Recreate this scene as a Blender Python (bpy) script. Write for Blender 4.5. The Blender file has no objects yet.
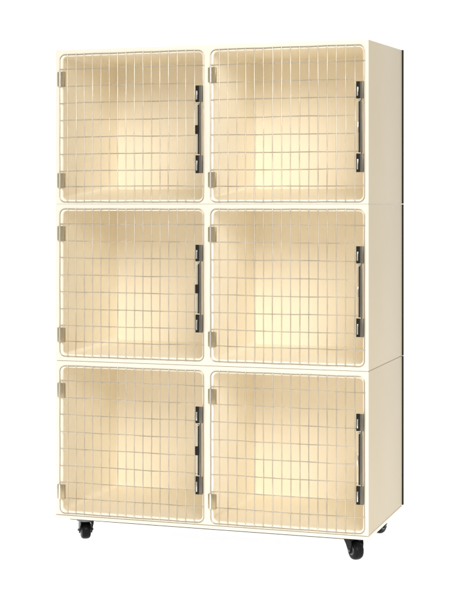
import bpy, bmesh, math, random
from mathutils import Vector, Matrix
random.seed(7)
S = bpy.context.scene
C = S.collection
PI = math.pi

# ------------------------------------------------------------------ materials
def nt(name):
    m = bpy.data.materials.new(name); m.use_nodes = True
    n = m.node_tree.nodes; l = m.node_tree.links
    return m, n, l, n['Principled BSDF']

def mat_gelcoat(name, col, col2, rough, bump=0.02):
    m, n, l, p = nt(name)
    tc = n.new('ShaderNodeTexCoord')
    ns = n.new('ShaderNodeTexNoise'); ns.inputs['Scale'].default_value = 3.0
    ns.inputs['Detail'].default_value = 6; ns.inputs['Roughness'].default_value = .6
    l.new(tc.outputs['Object'], ns.inputs['Vector'])
    mx = n.new('ShaderNodeMix'); mx.data_type = 'RGBA'
    mx.inputs[6].default_value = (*col, 1); mx.inputs[7].default_value = (*col2, 1)
    l.new(ns.outputs['Fac'], mx.inputs[0]); l.new(mx.outputs[2], p.inputs['Base Color'])
    n2 = n.new('ShaderNodeTexNoise'); n2.inputs['Scale'].default_value = 9.0; n2.inputs['Detail'].default_value = 3
    l.new(tc.outputs['Object'], n2.inputs['Vector'])
    b = n.new('ShaderNodeBump'); b.inputs['Strength'].default_value = bump; b.inputs['Distance'].default_value = .02
    l.new(n2.outputs['Fac'], b.inputs['Height']); l.new(b.outputs['Normal'], p.inputs['Normal'])
    mr = n.new('ShaderNodeMapRange'); mr.inputs[3].default_value = rough - .06; mr.inputs[4].default_value = rough + .08
    l.new(ns.outputs['Fac'], mr.inputs[0]); l.new(mr.outputs[0], p.inputs['Roughness'])
    p.inputs['Specular IOR Level'].default_value = .2
    return m

def mat_metal(name, col, col2, rough, metallic=1.0, scale=60):
    m, n, l, p = nt(name)
    tc = n.new('ShaderNodeTexCoord')
    ns = n.new('ShaderNodeTexNoise'); ns.inputs['Scale'].default_value = scale; ns.inputs['Detail'].default_value = 4
    l.new(tc.outputs['Object'], ns.inputs['Vector'])
    mx = n.new('ShaderNodeMix'); mx.data_type = 'RGBA'
    mx.inputs[6].default_value = (*col, 1); mx.inputs[7].default_value = (*col2, 1)
    l.new(ns.outputs['Fac'], mx.inputs[0]); l.new(mx.outputs[2], p.inputs['Base Color'])
    mr = n.new('ShaderNodeMapRange'); mr.inputs[3].default_value = rough * .8; mr.inputs[4].default_value = rough * 1.3
    l.new(ns.outputs['Fac'], mr.inputs[0]); l.new(mr.outputs[0], p.inputs['Roughness'])
    p.inputs['Metallic'].default_value = metallic
    if metallic == 0: p.inputs['Specular IOR Level'].default_value = .07
    return m

SHELL = mat_gelcoat('brightened_cream_lining', (.895, .830, .698), (.885, .817, .677), .48)  # lighter copy of the cream, puts extra brightness into the cage interiors
FACE = mat_gelcoat('toned_down_cream_face', (.66, .612, .522), (.642, .593, .498), .40, .03)  # same cream lowered, offsets the strong light on the front
CASE = mat_gelcoat('shaded_cream_casing', (.425, .366, .27), (.41, .351, .254), .58)  # same cream darkened, the side's weaker light is put into the colour
WIRE = mat_metal('nickel_wire', (.70, .64, .53), (.20, .16, .105), .44, .9, 9)  # light and dark noise in the colour stands in for varied glints
RIM = mat_metal('nickel_rod', (.46, .41, .33), (.31, .265, .20), .38, .9, 25)
HINGE = mat_metal('nickel_hinge_plate', (.44, .36, .225), (.20, .155, .085), .30, .9, 45)
STEEL = mat_metal('latch_steel', (.165, .152, .125), (.10, .09, .072), .42, .85, 40)
CHROME = mat_metal('latch_chrome', (.62, .60, .55), (.50, .48, .43), .2, 1, 40)
DARK = mat_metal('latch_dark', (.012, .011, .010), (.02, .018, .016), .4, .0, 40)
BACK = mat_metal('black_back_panel', (.010, .009, .007), (.016, .014, .011), .6, 0, 10)
RUBBER = mat_metal('black_rubber', (.005, .005, .0055), (.009, .009, .010), .34, 0, 30)
FORK = mat_metal('black_painted_steel', (.004, .004, .005), (.008, .008, .009), .30, 0, 30)
HUBM = mat_metal('grey_hub', (.10, .105, .11), (.06, .062, .066), .3, .3, 30)
RACE = mat_metal('zinc_race', (.20, .21, .22), (.12, .125, .13), .28, .9, 40)

# ------------------------------------------------------------------ helpers
def link(name, bm, mat, parent=None, smooth=True, ang=32, loc=(0, 0, 0), rotz=0):
    me = bpy.data.meshes.new(name)
    bmesh.ops.remove_doubles(bm, verts=bm.verts, dist=2e-5)
    bmesh.ops.dissolve_degenerate(bm, edges=bm.edges, dist=1e-6)
    bmesh.ops.recalc_face_normals(bm, faces=bm.faces)
    for f in bm.faces: f.smooth = smooth
    a = math.radians(ang)
    for e in bm.edges:
        if len(e.link_faces) == 2 and e.calc_face_angle(0) > a: e.smooth = False
    bm.to_mesh(me); bm.free()
    me.materials.append(mat)
    o = bpy.data.objects.new(name, me); C.objects.link(o)
    o.parent = parent; o.location = loc; o.rotation_euler = (0, 0, rotz)
    return o

def empty(name, loc=(0, 0, 0), parent=None, rotz=0):
    o = bpy.data.objects.new(name, None); C.objects.link(o)
    o.empty_display_size = .05; o.location = loc; o.rotation_euler = (0, 0, rotz); o.parent = parent
    return o

def rrect(x0, x1, z0, z1, r, y, n=6, yfun=None):
    """rounded rectangle loop in the XZ plane, counter-clockwise from the lower left corner"""
    pts = []
    for (cx, cz, a0) in ((x0 + r, z0 + r, PI), (x1 - r, z0 + r, 1.5 * PI), (x1 - r, z1 - r, 0), (x0 + r, z1 - r, .5 * PI)):
        for i in range(n + 1):
            a = a0 + .5 * PI * i / n
            pts.append(Vector((cx + r * math.cos(a), y, cz + r * math.sin(a))))
    return pts

def loft(bm, loops, cap_first=False, cap_last=False):
    vs = [[bm.verts.new(p) for p in L] for L in loops]
    N = len(vs[0])
    for a, b in zip(vs, vs[1:]):
        for i in range(N):
            j = (i + 1) % N
            try: bm.faces.new((a[i], a[j], b[j], b[i]))
            except ValueError: pass
    if cap_first: bm.faces.new(vs[0])
    if cap_last: bm.faces.new(vs[-1])

def tube(bm, pts, r, sides=8, closed=False):
    pts = [Vector(p) for p in pts]
    N = len(pts); rings = []
    prev = None
    for i, p in enumerate(pts):
        if closed: t = (pts[(i + 1) % N] - pts[i - 1]).normalized()
        else: t = (pts[min(i + 1, N - 1)] - pts[max(i - 1, 0)]).normalized()
        ref = Vector((0, 1, 0))
        if abs(t.dot(ref)) > .95: ref = Vector((1, 0, 0))
        if prev is not None:
            u = prev - t * prev.dot(t)
            u = u.normalized() if u.length > 1e-4 else t.cross(ref).normalized()
        else: u = t.cross(ref).normalized()
        prev = u
        w = t.cross(u)
        rings.append([bm.verts.new(p + (u * math.cos(2 * PI * k / sides) + w * math.sin(2 * PI * k / sides)) * r) for k in range(sides)])
    rng = range(N) if closed else range(N - 1)
    for i in rng:
        a, b = rings[i], rings[(i + 1) % N]
        for k in range(sides):
            m = (k + 1) % sides
            bm.faces.new((a[k], a[m], b[m], b[k]))
    if not closed:
        bm.faces.new(rings[0]); bm.faces.new(rings[-1])

def box(bm, x0, x1, y0, y1, z0, z1, bev=0.0, seg=2):
    t = bmesh.new()
    bmesh.ops.create_cube(t, size=1)
    for v in t.verts:
        v.co = Vector(((x0 + x1) / 2 + v.co.x * (x1 - x0), (y0 + y1) / 2 + v.co.y * (y1 - y0), (z0 + z1) / 2 + v.co.z * (z1 - z0)))
    if bev: bmesh.ops.bevel(t, geom=list(t.edges), offset=bev, segments=seg, affect='EDGES', profile=.5)
    me = bpy.data.meshes.new('t'); t.to_mesh(me); t.free(); bm.from_mesh(me); bpy.data.meshes.remove(me)

def lathe(bm, prof, axis='X', n=32, center=(0, 0, 0)):
    """prof = [(along axis, radius)] closed ring profile"""
    c = Vector(center); rings = []
    for (a, r) in prof:
        ring = []
        for k in range(n):
            t = 2 * PI * k / n
            if axis == 'X': p = Vector((a, r * math.cos(t), r * math.sin(t)))
            else: p = Vector((r * math.cos(t), r * math.sin(t), a))
            ring.append(bm.verts.new(c + p))
        rings.append(ring)
    for a, b in zip(rings, rings[1:]):
        for k in range(n):
            m = (k + 1) % n
            bm.faces.new((a[k], a[m], b[m], b[k]))
    bm.faces.new(rings[0]); bm.faces.new(rings[-1])

# ------------------------------------------------------------------ dimensions (metres)
W, D = 1.2524, .600
Z0 = .093                                    # floor to underside of the cabinet
BASE = .013
JZ = [Z0 + BASE, Z0 + .6156, Z0 + 1.2275, Z0 + 1.8300]      # tier boundaries, bottom to top
DX = (.0205, .6435); DW = .594; DH = .5745; TOP = .019      # door origin x, width, height, gap above
T = .020                                     # shell wall

cage = empty('cage_bank', (W / 2, D / 2, 0))
cage['label'] = 'cream three tier animal cage bank with six wire mesh doors, standing on black casters'
cage['category'] = 'animal cage'
off = Vector((-W / 2, -D / 2, 0))
def under(o):
    o.location = Vector(o.location) + off; o.parent = cage; return o

# ------------------------------------------------------------------ tiers
def build_tier(z0, z1, ramp, rise=0):
    bm = bmesh.new()
    h = z1 - z0 - .0005
    R = .005
    # outer shell: rounded front edge, small radius on the long edges
    L = []
    for k in range(5):
        a = .5 * PI * k / 4
        i = R * (1 - math.sin(a))
        L.append(rrect(i, W - i, i * .7, h - i * .7, .0005 + .0035 * math.sin(a), R * (1 - math.cos(a)), 4))
    L.append(rrect(0, W, 0, h, .004, D - .004, 4))
    L.append(rrect(.002, W - .002, .002, h - .002, .004, D, 4))
    for q in L[-2:]:
        for p in q:
            if p.z > h / 2: p.z += rise      # the roof rises a little to the rear
    L[0] = rrect(R, W - R, R * .7, h - R * .7, 0, 0, 4)
    # front edge of the casing meets the moulding on a 1.5 mm return
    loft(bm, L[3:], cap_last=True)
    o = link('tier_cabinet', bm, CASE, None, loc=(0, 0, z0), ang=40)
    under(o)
    bm = bmesh.new()
    loft(bm, L[:4])
    bl = bmesh.new()
    # the two compartments, each one continuous moulded surface
    mid = (DX[0] + DW + DX[1]) / 2
    zt = h - TOP; zb = zt - DH
    for ci, x in enumerate(DX):
        cx0 = R if ci == 0 else mid; cx1 = mid if ci == 0 else W - R
        a0, a1 = x - .0015, x + DW + .0015; b0, b1 = zb - .0015, zt + .0015
        wx0 = T if ci == 0 else mid + T * .6; wx1 = mid - T * .6 if ci == 0 else W - T
        wz0, wz1 = max(.010, zb - .006), h - .010
        n = 6
        loops = [rrect(cx0, cx1, R * .7, h - R * .7, 0, 0, n), rrect(a0, a1, b0, b1, .020, 0, n)]
        rr = .009
        for k in range(1, 6):
            a = .5 * PI * k / 5
            i = rr * math.sin(a)
            loops.append(rrect(a0 + i, a1 - i, b0 + i, b1 - i, .020 - i * .4, rr * (1 - math.cos(a)), n))
        loops.append(rrect(a0 + rr, a1 - rr, b0 + rr, b1 - rr, .016, .018, n))
        loops.append(rrect(a0 + rr - .002, a1 - rr + .002, b0 + rr - .004, b1 - rr + .002, .016, .022, n))
        loops.append(rrect(wx0, wx1, wz0, wz1, .022, .030, n))
        yb = D - .018; cr = .012
        loops.append(rrect(wx0, wx1, wz0 + ramp * .9, wz1, .022, yb - cr, n))
        for k in range(1, 7):
            a = .5 * PI * k / 6
            i = cr * (1 - math.cos(a))
            loops.append(rrect(wx0 + i, wx1 - i, wz0 + ramp + i * .5, wz1 - i * .5, .022, yb - cr + cr * math.sin(a), n))
        loft(bm, loops[:2])
        loft(bl, loops[1:], cap_last=True)
    link('face_frame', bm, FACE, o, ang=40)
    link('cage_lining', bl, SHELL, o, ang=40)
    bp = bmesh.new()
    box(bp, .004, W + .0050, 0, .010, .0005, h - .0005 + rise, .001)
    b = link('back_panel', bp, BACK, o, loc=(0, D + .0008, 0))
    return o

ramps = (0.0, .018, .058)
names = ('lowest tier with two cages, resting on the base board', 'middle tier with two cages', 'top tier with two cages')
for t in range(3):
    o = build_tier(JZ[t], JZ[t + 1], ramps[t], .020 if t == 2 else 0); o['label'] = names[t]

bm = bmesh.new()
box(bm, -.005, W + .0015, -.003, D + .002, 0, BASE - .0008, .002)
under(link('base_board', bm, FACE, None, loc=(0, 0, Z0)))
bm = bmesh.new()      # dark steel caster frame under the base board, barely proud of it
box(bm, .06, W - .06, .004, D - .03, .0015, .005, .0008, 1)
under(link('underside_frame', bm, DARK, None, loc=(0, 0, Z0 - .0052)))

# ------------------------------------------------------------------ doors
ZR = [0]                                    # heights of the horizontal wires, from the door top down
ROWS = [.0575, .124, .1895, .2570, .3225, .3890, .4535, .5150]
def build_door(seed, right):
    rnd = random.Random(seed)
    d = empty('door')
    # perimeter rod
    bm = bmesh.new()
    rim = rrect(0, DW, -DH, 0, .021, -.0005, 6)
    pts = []
    for a, b in zip(rim, rim[1:] + rim[:1]):
        k = max(1, int((b - a).length / .06))
        for i in range(k): pts.append(a.lerp(b, i / k))
    clean = [pts[0]]
    for p in pts[1:]:
        if (p - clean[-1]).length > 1e-4: clean.append(p)
    for p in clean:
        p.z += .0006 * math.sin(p.x * 37 + seed); p.x += .0004 * math.sin(p.z * 29 + seed)
    tube(bm, clean, .0024, 8, True)
    link('door_frame', bm, RIM, d)
    # mesh of wires
    bm = bmesh.new()
    n = 17; pitch = DW / n
    bow = rnd.uniform(-.0010, .0010)
    for i in range(1, n):
        x = i * pitch + rnd.uniform(-.0007, .0007)
        lean = rnd.uniform(-.0007, .0007); ph = rnd.uniform(0, 6)
        P = [(x, -.0035, .0016), (x, -.0050, -.001), (x, -.0048, -.005)]
        for k in range(1, 22):
            z = -DH * k / 22
            P.append((x + lean * (k / 11 - 1) + .0006 * math.sin(z * 14 + ph), -.0040 + .0003 * math.sin(z * 48 + (i % 2) * PI), z))
        P += [(x, -.0048, -DH + .005), (x, -.0050, -DH + .001), (x, -.0035, -DH - .0014)]
        tube(bm, P, .0020, 8)
    for r, zz in enumerate(ROWS):
        wob = [rnd.uniform(-.0012, .0012) for _ in range(7)]
        short = r in (1, 3, 4, 6)
        x1 = 16 * pitch + .002 if short else DW + .003
        if r in (2, 5): x1 = DW - .010
        P = []
        K = 34
        for k in range(K + 1):
            s = k / K; x = -.002 + (x1 + .002) * s
            q = s * 6; i0 = min(5, int(q)); f = q - i0; f = f * f * (3 - 2 * f)
            dz = wob[i0] * (1 - f) + wob[i0 + 1] * f + bow * math.sin(s * PI)
            P.append((x, -.0012 + .0004 * math.sin(x / pitch * PI), -zz + dz))
        tube(bm, P, .0019, 8)
    link('wire_grid', bm, WIRE, d)
    # hinges: curled leaf on the face frame + clip plate over the wires
    for hz in (-.066, -.462):
        h = empty('hinge', (0, 0, hz), d)
        bm = bmesh.new()
        # barrel around the rim rod
        N = 14
        ro, ri = .0058, .0046
        vs = []
        for z in (0, -.058):
            vs.append([[bm.verts.new((rr * math.cos(2 * PI * k / N), -.001 + rr * math.sin(2 * PI * k / N), z)) for k in range(N)] for rr in (ro, ri)])
        for k in range(N):
            m = (k + 1) % N
            bm.faces.new((vs[0][0][k], vs[0][0][m], vs[1][0][m], vs[1][0][k]))
            bm.faces.new((vs[0][1][k], vs[0][1][m], vs[1][1][m], vs[1][1][k]))
            for e in (0, 1): bm.faces.new((vs[e][0][k], vs[e][0][m], vs[e][1][m], vs[e][1][k]))
        link('hinge_barrel', bm, CHROME, h)
        bm = bmesh.new()
        box(bm, -.0100, -.0035, -.0030, .0004, -.056, -.001, .0006)
        box(bm, .0045, .0218, -.0074, -.0058, -.058, 0, .0006)
        box(bm, .0200, .0228, -.0072, .0010, -.057, -.001, .0006)
        link('hinge_leaf', bm, HINGE, h)
    # latch: two channel brackets, the sliding bar with its bolt and a grip
    for (z1, z0) in ((-.134, -.197), (-.398, -.466)):
        b = empty('latch_bracket', (0, 0, 0), d)
        bm = bmesh.new()
        box(bm, .5800, .5930, -.013, -.0105, z0, z1, .0012)
        box(bm, .5905, .5930, -.0105, -.004, z0 + .001, z1 - .001, .0006)
        link('bracket_plate', bm, STEEL, b)
        bm = bmesh.new()
        box(bm, .5655, .5795, -.0125, -.006, z0, z1, .001)
        link('bracket_channel', bm, DARK, b)
        bm = bmesh.new()
        box(bm, .5685, .5730, -.0140, -.0122, z0 + .010, z1 - .020, .0008)
        link('bracket_slot_edge', bm, CHROME, b)
    bm = bmesh.new()
    box(bm, .5795, .5895, -.0125, -.0095, -.394, -.201, .0012)
    tube(bm, [(.585, -.0085, -.190), (.585, -.0085, -.404)], .0028, 10)
    link('latch_bar', bm, STEEL, d)
    bm = bmesh.new()
    box(bm, .5745, .5790, -.0115, -.007, -.394, -.201, .0008)
    link('latch_guide', bm, DARK, d)
    bm = bmesh.new()
    tube(bm, [(.5725, -.0110, -.394), (.5715, -.0115, -.388), (.5715, -.0115, -.214), (.5745, -.0112, -.206), (.5800, -.0112, -.203)], .0018, 10)
    link('latch_bolt', bm, CHROME, d)
    bm = bmesh.new()
    if right: box(bm, .5680, .5740, -.0150, -.0085, -.322, -.282, .002)
    else: box(bm, .5650, .5790, -.0160, -.0085, -.318, -.284, .002)
    link('latch_grip', bm, CHROME if right else DARK, d)
    return d

for t in range(3):
    for ci in range(2):
        d = build_door(11 + t * 2 + ci, ci == 1)
        d.location = (DX[ci], 0, JZ[t + 1] - .0012 - TOP)
        under(d)

# ------------------------------------------------------------------ casters
def build_caster():
    r = empty('caster')
    bm = bmesh.new(); box(bm, -.032, .032, -.032, .032, .086, .0898, .001)
    link('mounting_plate', bm, FORK, r)
    bm = bmesh.new(); lathe(bm, [(.0765, .010), (.0765, .028), (.0785, .033), (.0845, .033), (.0860, .031), (.0860, .010)], 'Z', 32)
    link('swivel_race', bm, RACE, r)
    wy, wz, wr = .022, .0355, .0355
    bm = bmesh.new()
    lathe(bm, [(-.0155, .018), (-.0155, wr - .009), (-.0135, wr - .004), (-.009, wr - .001), (-.004, wr), (.004, wr), (.009, wr - .001), (.0135, wr - .004), (.0155, wr - .009), (.0155, .018)], 'X', 40, (0, wy, wz))
    w = link('wheel', bm, RUBBER, r)
    bm = bmesh.new()
    lathe(bm, [(-.0168, .006), (-.0168, .0175), (-.015, .0185), (.015, .0185), (.0168, .0175), (.0168, .006)], 'X', 28, (0, wy, wz))
    link('hub', bm, HUBM, w)
    # fork: crown + two tapered cheeks wrapping the wheel
    bm = bmesh.new()
    box(bm, -.0225, .0225, -.024, .028, .0725, .0768, .002)
    for s in (-1, 1):
        prof = [(-.022, .0755), (.031, .0755), (.034, .060), (.031, .034), (.024, .0235), (.015, .0235), (.009, .034), (-.006, .054), (-.020, .066)]
        a = [bm.verts.new((s * .0185, y, z)) for y, z in prof]
        b = [bm.verts.new((s * .0220, y, z)) for y, z in prof]
        bm.faces.new(a); bm.faces.new(b)
        for i in range(len(a)):
            j = (i + 1) % len(a); bm.faces.new((a[i], a[j], b[j], b[i]))
    link('fork', bm, FORK, r, ang=25)
    bm = bmesh.new()
    lathe(bm, [(-.0265, .0015), (-.0265, .0050), (-.0221, .0058), (.0221, .0058), (.0265, .0050), (.0265, .0015)], 'X', 6, (0, wy, wz))
    link('axle_bolt', bm, RACE, r)
    return r
for (x, y, rz) in ((.103, .066, 32), (1.170, .098, -140), (.110, .500, 30), (1.166, .520, -16)):
    c = build_caster(); c.location = (x, y, 0); c.rotation_euler = (0, 0, math.radians(rz)); c.scale = (1.18, 1.1, 1); under(c)

# ------------------------------------------------------------------ glowing white studio surface
m, n, l, p = nt('glowing_white_sheet')
p.inputs['Base Color'].default_value = (.8, .8, .8, 1); p.inputs['Roughness'].default_value = .9
p.inputs['Specular IOR Level'].default_value = 0
p.inputs['Emission Color'].default_value = (1, 1, 1, 1); p.inputs['Emission Strength'].default_value = .92  # sheet glows by itself to stay pure white and wash out shadows
bm = bmesh.new()
N = 24
def sweep(s):
    # flat floor that curves up into the backdrop
    y0, R, top = 4.5, 1.6, 9.0
    if s[0] == 'f': return (s[1], 0.0)
    if s[0] == 'c': a = s[1]; return (y0 + R * math.sin(a), R * (1 - math.cos(a)))
    return (y0 + R, s[1])
prof = [('f', -1.4), ('f', 0), ('f', 2), ('f', 4.5)] + [('c', .5 * PI * k / 12) for k in range(1, 13)] + [('w', 3), ('w', 6), ('w', 9)]
rows = []
for s in prof:
    y, z = sweep(s)
    rows.append([bm.verts.new((x, y, z)) for x in (-7, -4, -1.5, .5, 2.2, 3.6)])
for a, b in zip(rows, rows[1:]):
    for i in range(5): bm.faces.new((a[i], a[i + 1], b[i + 1], b[i]))
fl = link('floor', bm, m, None)
fl['kind'] = 'structure'; fl['label'] = 'seamless glowing white studio floor curving up into the background'

# ------------------------------------------------------------------ light
w = bpy.data.worlds.new('World'); S.world = w; w.use_nodes = True
wn, wl = w.node_tree.nodes, w.node_tree.links
bg = wn['Background']; bg.inputs['Strength'].default_value = 1
bg.inputs['Color'].default_value = (1, 1, .99, 1)

def area(name, loc, target, size, energy, col=(1, 1, 1), sy=None):
    L = bpy.data.lights.new(name, 'AREA'); L.energy = energy; L.color = col
    L.shape = 'RECTANGLE'; L.size = size; L.size_y = sy or size
    o = bpy.data.objects.new(name, L); C.objects.link(o); o.location = loc
    o.rotation_euler = (Vector(target) - Vector(loc)).to_track_quat('-Z', 'Y').to_euler()
    return o
area('key_softbox', (3.6, -6.1, 3.95), (W / 2, 0, .9), 2.8, 370, (1, .985, .94), 2.6)

# ------------------------------------------------------------------ camera
cam = bpy.data.cameras.new('camera'); co = bpy.data.objects.new('camera', cam); C.objects.link(co)
co.location = (2.4830, -5.3414, Z0 + 1.2286)
co.rotation_euler = (PI / 2, 0, math.atan2(.31219, .95002))
cam.sensor_fit = 'HORIZONTAL'; cam.sensor_width = 36; cam.lens = 1495 / 464 * 36
cam.shift_y = -(300 - 203.7) / 464
cam.clip_end = 100; cam.clip_start = .05
S.camera = co
S.view_settings.view_transform = 'Standard'; S.view_settings.look = 'None'; S.view_settings.exposure = 0
S.render.engine = 'CYCLES'
S.cycles.max_bounces = 12; S.cycles.diffuse_bounces = 8
